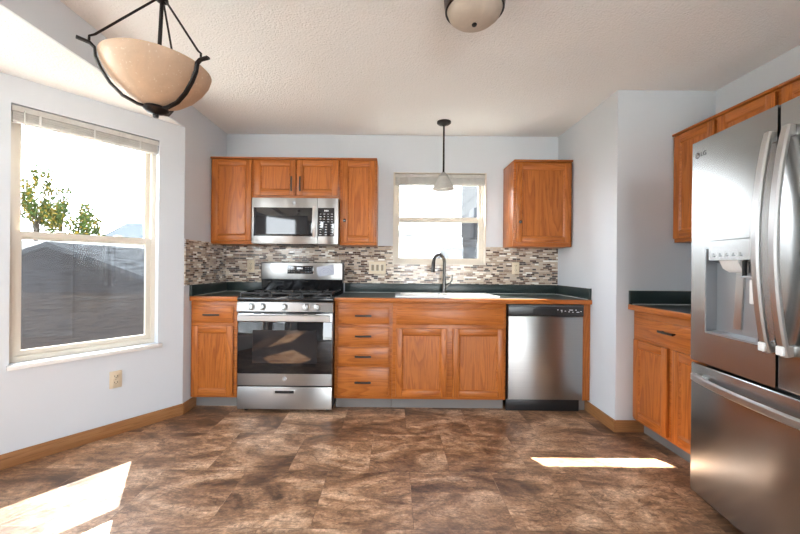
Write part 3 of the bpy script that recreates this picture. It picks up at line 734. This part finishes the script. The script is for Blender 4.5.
o = MB(); o.box((X0 + .205, .026, 1.02), (X0 + .265, .040, 1.122), 'white_plastic', .004); o.build('ice_paddle', ds)
o = MB(); o.prism([(X0 + .11, .046, .90), (X0 + .15, .046, .90), (X0 + .165, .046, 1.15), (X0 + .125, .046, 1.15)], (0, -.008, 0), 'steel_bright'); o.build('water_paddle', ds)
# logo
lg = MB().lathe([(.0145, 0), (.0145, .0008), (.0002, .0008)], 'dark_grey', (.036, 0, 1.722), Matrix.Rotation(PI / 2, 3, 'X'), 24).build('badge', fd)
text('badge_letters', 'LG', .030, (.074, -.0005, 1.722), 'dark_grey', fd)
o = MB(); o.tube(arc((.036, -.0012, 1.722), .0095, PI / 2, 2 * PI, 12, (1, 0, 0), (0, 0, 1)), .0010, 'steel_bright', 5); o.box((.0352, -.0016, 1.7175), (.0368, -.0008, 1.7265), 'steel_bright'); o.box((.036, -.0016, 1.7168), (.041, -.0008, 1.7182), 'steel_bright'); o.build('badge_mark', lg)
rd = MB().box((FW / 2 + .003, 0, DZ0), (FW, .060, DZ1), 'steel_fridge', .008, 3).build('door', r)
fz = MB().box((0, 0, .062), (FW, .060, .703), 'steel_fridge', .008, 3).build('freezer_drawer', r)
def fhandle(parent, x):
    o = MB(); k = 20; pts = []
    for i in range(k + 1):
        t = i / k; pts.append((x, -.016 - .044 * math.sin(PI * t) ** .8, .848 + .842 * t))
    o.bar(pts, (1, 0, 0), .034, .020, 'steel_handle', .006)
    for z in (.868, 1.672): o.box((x - .013, -.028, z - .02), (x + .013, .002, z + .02), 'steel_handle', .004)
    h = o.build('handle', parent)
    MB().box((x - .0135, -.040, .852), (x + .0135, -.028, .885), 'white_plastic', .003).build('end_cap', h)
fhandle(fd, .437); fhandle(rd, .510)
o = MB(); pts = [(.045 + .82 * i / 24, -.018 - .045 * math.sin(PI * i / 24) ** .7, .640) for i in range(25)]
o.bar(pts, (0, 0, 1), .034, .020, 'steel_handle', .006)
for x in (.066, .845): o.box((x - .02, -.026, .627), (x + .02, .002, .653), 'steel_handle', .004)
h = o.build('handle', fz); MB().box((.041, -.028, .624), (.058, -.006, .656), 'white_plastic', .003).build('end_cap', h)
for x in (.02, FW - .11): MB().box((x, .064, 1.765), (x + .09, .12, 1.785), 'dark_grey', .004).build('hinge_cover', r)

# ------------------------------------------------------------------ ceiling lamps
# inverted bowl pendant in the bay corner
F = Vector((-.974, 1.5, 1.780))
r = thing('bowl_pendant', 'amber glass bowl pendant held by three dark bronze arms near bay window', 'ceiling lamp', F)
r.rotation_euler = (0, R(2.6), 0)
a_z, r_t, r_b, hub = .183, .251, .195, .458
prof = [(.012, .022), (.05, .028), (.095, .048), (.135, .080), (.168, .120), (.188, .155), (r_b, a_z)]
full = prof + [(r_b - .006, a_z + .001)] + [(max(.004, q - .006), z + .005) for q, z in prof[::-1]]
MB().lathe(full, 'alabaster', seg=48, cap=False).build('glass_bowl', r)
MB().lathe([(.001, -.020), (.010, -.020), (.012, -.012), (.010, -.006), (.034, .000), (.046, .010), (.044, .020), (.018, .028), (.001, .028)], 'bronze', seg=24).build('finial', r)
mt = MB().lathe([(.001, hub + .02), (.012, hub + .02), (.022, hub + .008), (.024, hub - .004), (.010, hub - .014), (.001, hub - .014)], 'bronze', seg=20).build('hub', r)
MB().cyl((0, 0, .03), (0, 0, hub), .0075, 'bronze').build('stem', r)
for k in range(3):
    th = R(222 + 120 * k); d = Vector((math.cos(th), math.sin(th), 0)); t_ = Vector((-d.y, d.x, 0))
    pts = [d * (q + .007 + g_) + Vector((0, 0, z - .006 - g_)) for (q, z), g_ in zip([(.022, .020)] + prof[1:], (.0, .006, .010, .009, .006, .003, .0))] + [d * (r_t - .035) + Vector((0, 0, a_z + .006)), d * (r_t + .004) + Vector((0, 0, a_z + .010))]
    MB().bar(pts, t_, .018, .009, 'bronze', .002).build('arm', r)
    q = d * (r_t * .87)
    MB().tube([q + Vector((0, 0, a_z + .004)), q + Vector((0, 0, a_z + .030)), q * .93 + Vector((0, 0, a_z + .042)), d * .015 + Vector((0, 0, hub))], .0042, 'bronze', 8).build('rod', r)
o = MB(); z = hub + .018; k = 0
while z < .560:
    u = Vector((1, 0, 0)) if k % 2 else Vector((0, 1, 0))
    ring = [Vector((0, 0, z + .016)) + u * (.008 * math.cos(t * PI / 6)) + Vector((0, 0, .016 * math.sin(t * PI / 6))) for t in range(12)]
    rs = []
    for i, p in enumerate(ring):
        tt = (ring[(i + 1) % 12] - ring[i - 1]).normalized(); nn = u.cross(Vector((0, 0, 1))).normalized(); bb = tt.cross(nn)
        rs.append([p + nn * .002 * math.cos(j * PI / 3) + bb * .002 * math.sin(j * PI / 3) for j in range(6)])
    o.rings(rs, 'bronze', closed=True); z += .026; k += 1
o.build('chain', r)
MB().lathe([(.001, .585), (.015, .585), (.03, .60), (.058, .612), (.06, .633), (.001, .633)], 'bronze', seg=24).build('canopy', r)
# flush mount
r = thing('flush_ceiling_light', 'flush ceiling light with frosted tan glass dome and bronze rim', 'ceiling lamp', (.366, 1.722, H - .0005))
MB().lathe([(.128, 0), (.142, -.010), (.140, -.045), (.136, -.078), (.128, -.080), (.126, -.05), (.05, -.045), (.001, -.045)], 'bronze', seg=40).build('pan', r)
MB().lathe([(.125, -.06), (.127, -.075), (.118, -.100), (.098, -.118), (.065, -.132), (.030, -.138), (.001, -.139)], 'dome_glass', seg=40).build('glass_dome', r)
MB().lathe([(.001, -.139), (.010, -.139), (.0125, -.143), (.010, -.149), (.001, -.151)], 'bronze', seg=16).build('finial', r)
# sink pendant
r = thing('sink_pendant', 'small pendant lamp with frosted cone shade hanging over the sink', 'ceiling lamp', (.430, 3.24, H - .0005))
MB().lathe([(.062, 0), (.062, -.012), (.05, -.022), (.025, -.028), (.012, -.034), (.001, -.034)], 'bronze', seg=24).build('canopy', r)
MB().cyl((0, 0, -.03), (0, 0, -.455), .0085, 'bronze', seg=10).build('rod', r)
MB().lathe([(.001, -.445), (.014, -.445), (.026, -.458), (.040, -.474), (.043, -.486), (.001, -.488)], 'steel_bright', seg=20).build('socket_cap', r)
prof = [(.046, -.484), (.062, -.520), (.082, -.560), (.100, -.594)]
MB().lathe(prof + [(.097, -.594)] + [(q - .003, z) for q, z in prof[::-1]], 'frosted', seg=32, cap=False).build('shade', r)
MB().lathe([(.012, -.500), (.014, -.53), (.026, -.550), (.030, -.568), (.022, -.584), (.001, -.591)], 'white_plastic', seg=18).build('bulb', r)

# ------------------------------------------------------------------ outlets and switches
def outlet(label, loc, rz, sc=1):
    r = thing('wall_outlet', label, 'outlet', loc, rz, 'almond wall outlets')
    MB().box((-.036, -.006, -.058), (.036, -.0006, .058), 'almond', .003).build('cover_plate', r)
    for z in (-.021, .021):
        q = MB().box((-.017, -.0085, z - .014), (.017, -.0055, z + .014), 'almond', .0025).build('receptacle', r)
        o = MB(); o.box((-.009, -.0092, z - .002), (-.006, -.0083, z + .008), 'dark_slot'); o.box((.006, -.0092, z - .002), (.009, -.0083, z + .008), 'dark_slot'); o.box((-.0025, -.0092, z - .010), (.0025, -.0083, z - .006), 'dark_slot'); o.build('slot', q)
    MB().lathe([(.003, 0), (.003, .001), (.0002, .0012)], 'almond_dark', (0, -.006, 0), Matrix.Rotation(PI / 2, 3, 'X'), 10).build('screw', r)
outlet('almond outlet on the mosaic backsplash left of the gas range', (-1.385, YB - .008, 1.153), 0)
outlet('almond outlet on the mosaic backsplash below the cabinet right of sink window', (1.182, YB - .008, 1.158), 0)
q = BAY - BD * .438
outlet('almond outlet low on the grey wall below the bay window', (q.x, q.y, .376), AB)
r = thing('light_switch', 'almond triple switch plate on the mosaic backsplash left of the sink window', 'switch', (-.158, YB - .008, 1.150))
MB().box((-.082, -.006, -.058), (.082, -.0006, .058), 'almond', .003).build('cover_plate', r)
for x in (-.046, 0, .046):
    q = MB().box((x - .017, -.0075, -.033), (x + .017, -.0055, .033), 'almond_frame', .0015).build('switch_frame', r)
    MB().box((x - .012, -.011, -.028), (x + .012, -.007, .028), 'almond_dark', .002).build('rocker', q)

# ------------------------------------------------------------------ outdoors
GZ = -1.0
g = MB().box((-60, -40, GZ - .3), (40, 60, GZ), 'lawn').build('ground'); struct(g)
struct(MB().box((-4, -12, GZ), (8, YR - .25, GZ + .85), 'bounce_pale').build('added_bounce_slab'))  # unseen pale slab, added to bounce daylight up to the ceiling
# fence
r = thing('fence', 'weathered dark wooden privacy fence outside the bay window', 'fence', (-8.0, 5.0, GZ))
MB().box((0, 0, .04), (6.0, .03, 1.76), 'fence_wood').build('board_panel', r)
MB().box((0, .03, 1.45), (6.0, .07, 1.53), 'fence_wood').build('rail', r)
for k in range(4): MB().box((.1 + k * 1.9, .07, 0), (.2 + k * 1.9, .16, 1.70), 'fence_wood').build('post', r)
def gable(name, label, x0, x1, y0, y1, z0, ze, zr, along, wm, rm, over=.18, cat='building'):
    """gabled building; along='y' puts the gable towards the viewer, 'x' the roof slope"""
    r = thing(name, label, cat, ((x0 + x1) / 2, (y0 + y1) / 2, z0)); cx_, cy_ = (x1 - x0) / 2, (y1 - y0) / 2; e_, k = ze - z0, zr - z0; t = .10
    if along == 'y':
        MB().prism([(-cx_, -cy_, 0), (cx_, -cy_, 0), (cx_, -cy_, e_), (0, -cy_, k), (-cx_, -cy_, e_)], (0, 2 * cy_, 0), wm).build('wall', r, False)
        sl_ = (k - e_) / cx_
        for s_ in (-1, 1): MB().prism([(0, -cy_ - over, k + .01), (s_ * (cx_ + over), -cy_ - over, e_ - sl_ * over + .01), (s_ * (cx_ + over), -cy_ - over, e_ - sl_ * over + t), (0, -cy_ - over, k + t)], (0, 2 * cy_ + 2 * over, 0), rm).build('roof', r, False)
    else:
        MB().prism([(-cx_, -cy_, 0), (-cx_, cy_, 0), (-cx_, cy_, e_), (-cx_, 0, k), (-cx_, -cy_, e_)], (2 * cx_, 0, 0), wm).build('wall', r, False)
        sl_ = (k - e_) / cy_
        for s_ in (-1, 1): MB().prism([(-cx_ - over, 0, k + .01), (-cx_ - over, s_ * (cy_ + over), e_ - sl_ * over + .01), (-cx_ - over, s_ * (cy_ + over), e_ - sl_ * over + t), (-cx_ - over, 0, k + t)], (2 * cx_ + 2 * over, 0, 0), rm).build('roof', r, False)
    return r
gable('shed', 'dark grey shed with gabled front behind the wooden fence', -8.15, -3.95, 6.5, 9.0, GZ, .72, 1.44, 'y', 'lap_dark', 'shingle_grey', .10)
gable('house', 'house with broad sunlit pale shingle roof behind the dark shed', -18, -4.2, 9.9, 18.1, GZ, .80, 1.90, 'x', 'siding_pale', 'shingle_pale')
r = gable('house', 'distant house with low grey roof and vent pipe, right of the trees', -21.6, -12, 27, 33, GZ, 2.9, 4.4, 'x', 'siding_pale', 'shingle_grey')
MB().cyl((-2.2, -1.4, 4.7), (-2.2, -1.4, 6.1), .12, 'pipe_grey').build('vent_pipe', r)
# trees
def tree(label, x, y, h, cr, crz, n_leaf, yel, seed):
    rng = random.Random(seed); r = thing('tree', label, 'tree', (x, y, GZ), 0, 'trees behind the pale roof')
    o = MB(); o.tube([(0, 0, 0), (.05, 0, h * .45), (0, .05, h * .72)], .10, 'bark', 8, .05); tips = []
    for k in range(9):
        a = rng.uniform(0, 2 * PI); q = rng.uniform(.35, .95); zt = h - crz * 2 * rng.uniform(.02, .8)
        e_ = Vector((math.cos(a) * cr * q, math.sin(a) * cr * q, zt)); o.tube([(0, 0, h * rng.uniform(.4, .62)), (e_.x * .4, e_.y * .4, h * .66), e_], .035, 'bark', 6, .008); tips.append(e_)
    tips.append(Vector((0, 0, h - .1)))
    o.build('trunk', r)
    o = MB(); s_ = .10
    cl = tips + [Vector((rng.gauss(0, cr * .4), rng.gauss(0, cr * .4), h - crz + rng.gauss(0, crz * .45))) for _ in range(8)]
    for k in range(n_leaf):
        c = cl[k % len(cl)]; p = c + Vector((rng.gauss(0, .15), rng.gauss(0, .15), rng.gauss(0, .30)))
        u = Vector((rng.gauss(0, 1), rng.gauss(0, 1), rng.gauss(0, 1))).normalized(); v = u.orthogonal().normalized()
        o.poly([p - u * s_, p + v * s_ * .5, p + u * s_, p - v * s_ * .5], 'leaf_yellow' if rng.random() < yel else 'leaf_green')
    o.build('foliage', r, False); return r
tree('tallest sparse tree with yellowing leaves at the left of the bay window view', -18.9, 19.4, 6.9, .95, 1.6, 1700, .35, 1)
tree('slim upright green tree, second from the left in the bay window view', -20.5, 22.6, 6.6, .60, 1.4, 950, .15, 2)
tree('small low green tree beside the distant grey roof in the bay window view', -16.3, 19.7, 5.0, .80, .9, 1100, .22, 3)
# houses beyond the sink window
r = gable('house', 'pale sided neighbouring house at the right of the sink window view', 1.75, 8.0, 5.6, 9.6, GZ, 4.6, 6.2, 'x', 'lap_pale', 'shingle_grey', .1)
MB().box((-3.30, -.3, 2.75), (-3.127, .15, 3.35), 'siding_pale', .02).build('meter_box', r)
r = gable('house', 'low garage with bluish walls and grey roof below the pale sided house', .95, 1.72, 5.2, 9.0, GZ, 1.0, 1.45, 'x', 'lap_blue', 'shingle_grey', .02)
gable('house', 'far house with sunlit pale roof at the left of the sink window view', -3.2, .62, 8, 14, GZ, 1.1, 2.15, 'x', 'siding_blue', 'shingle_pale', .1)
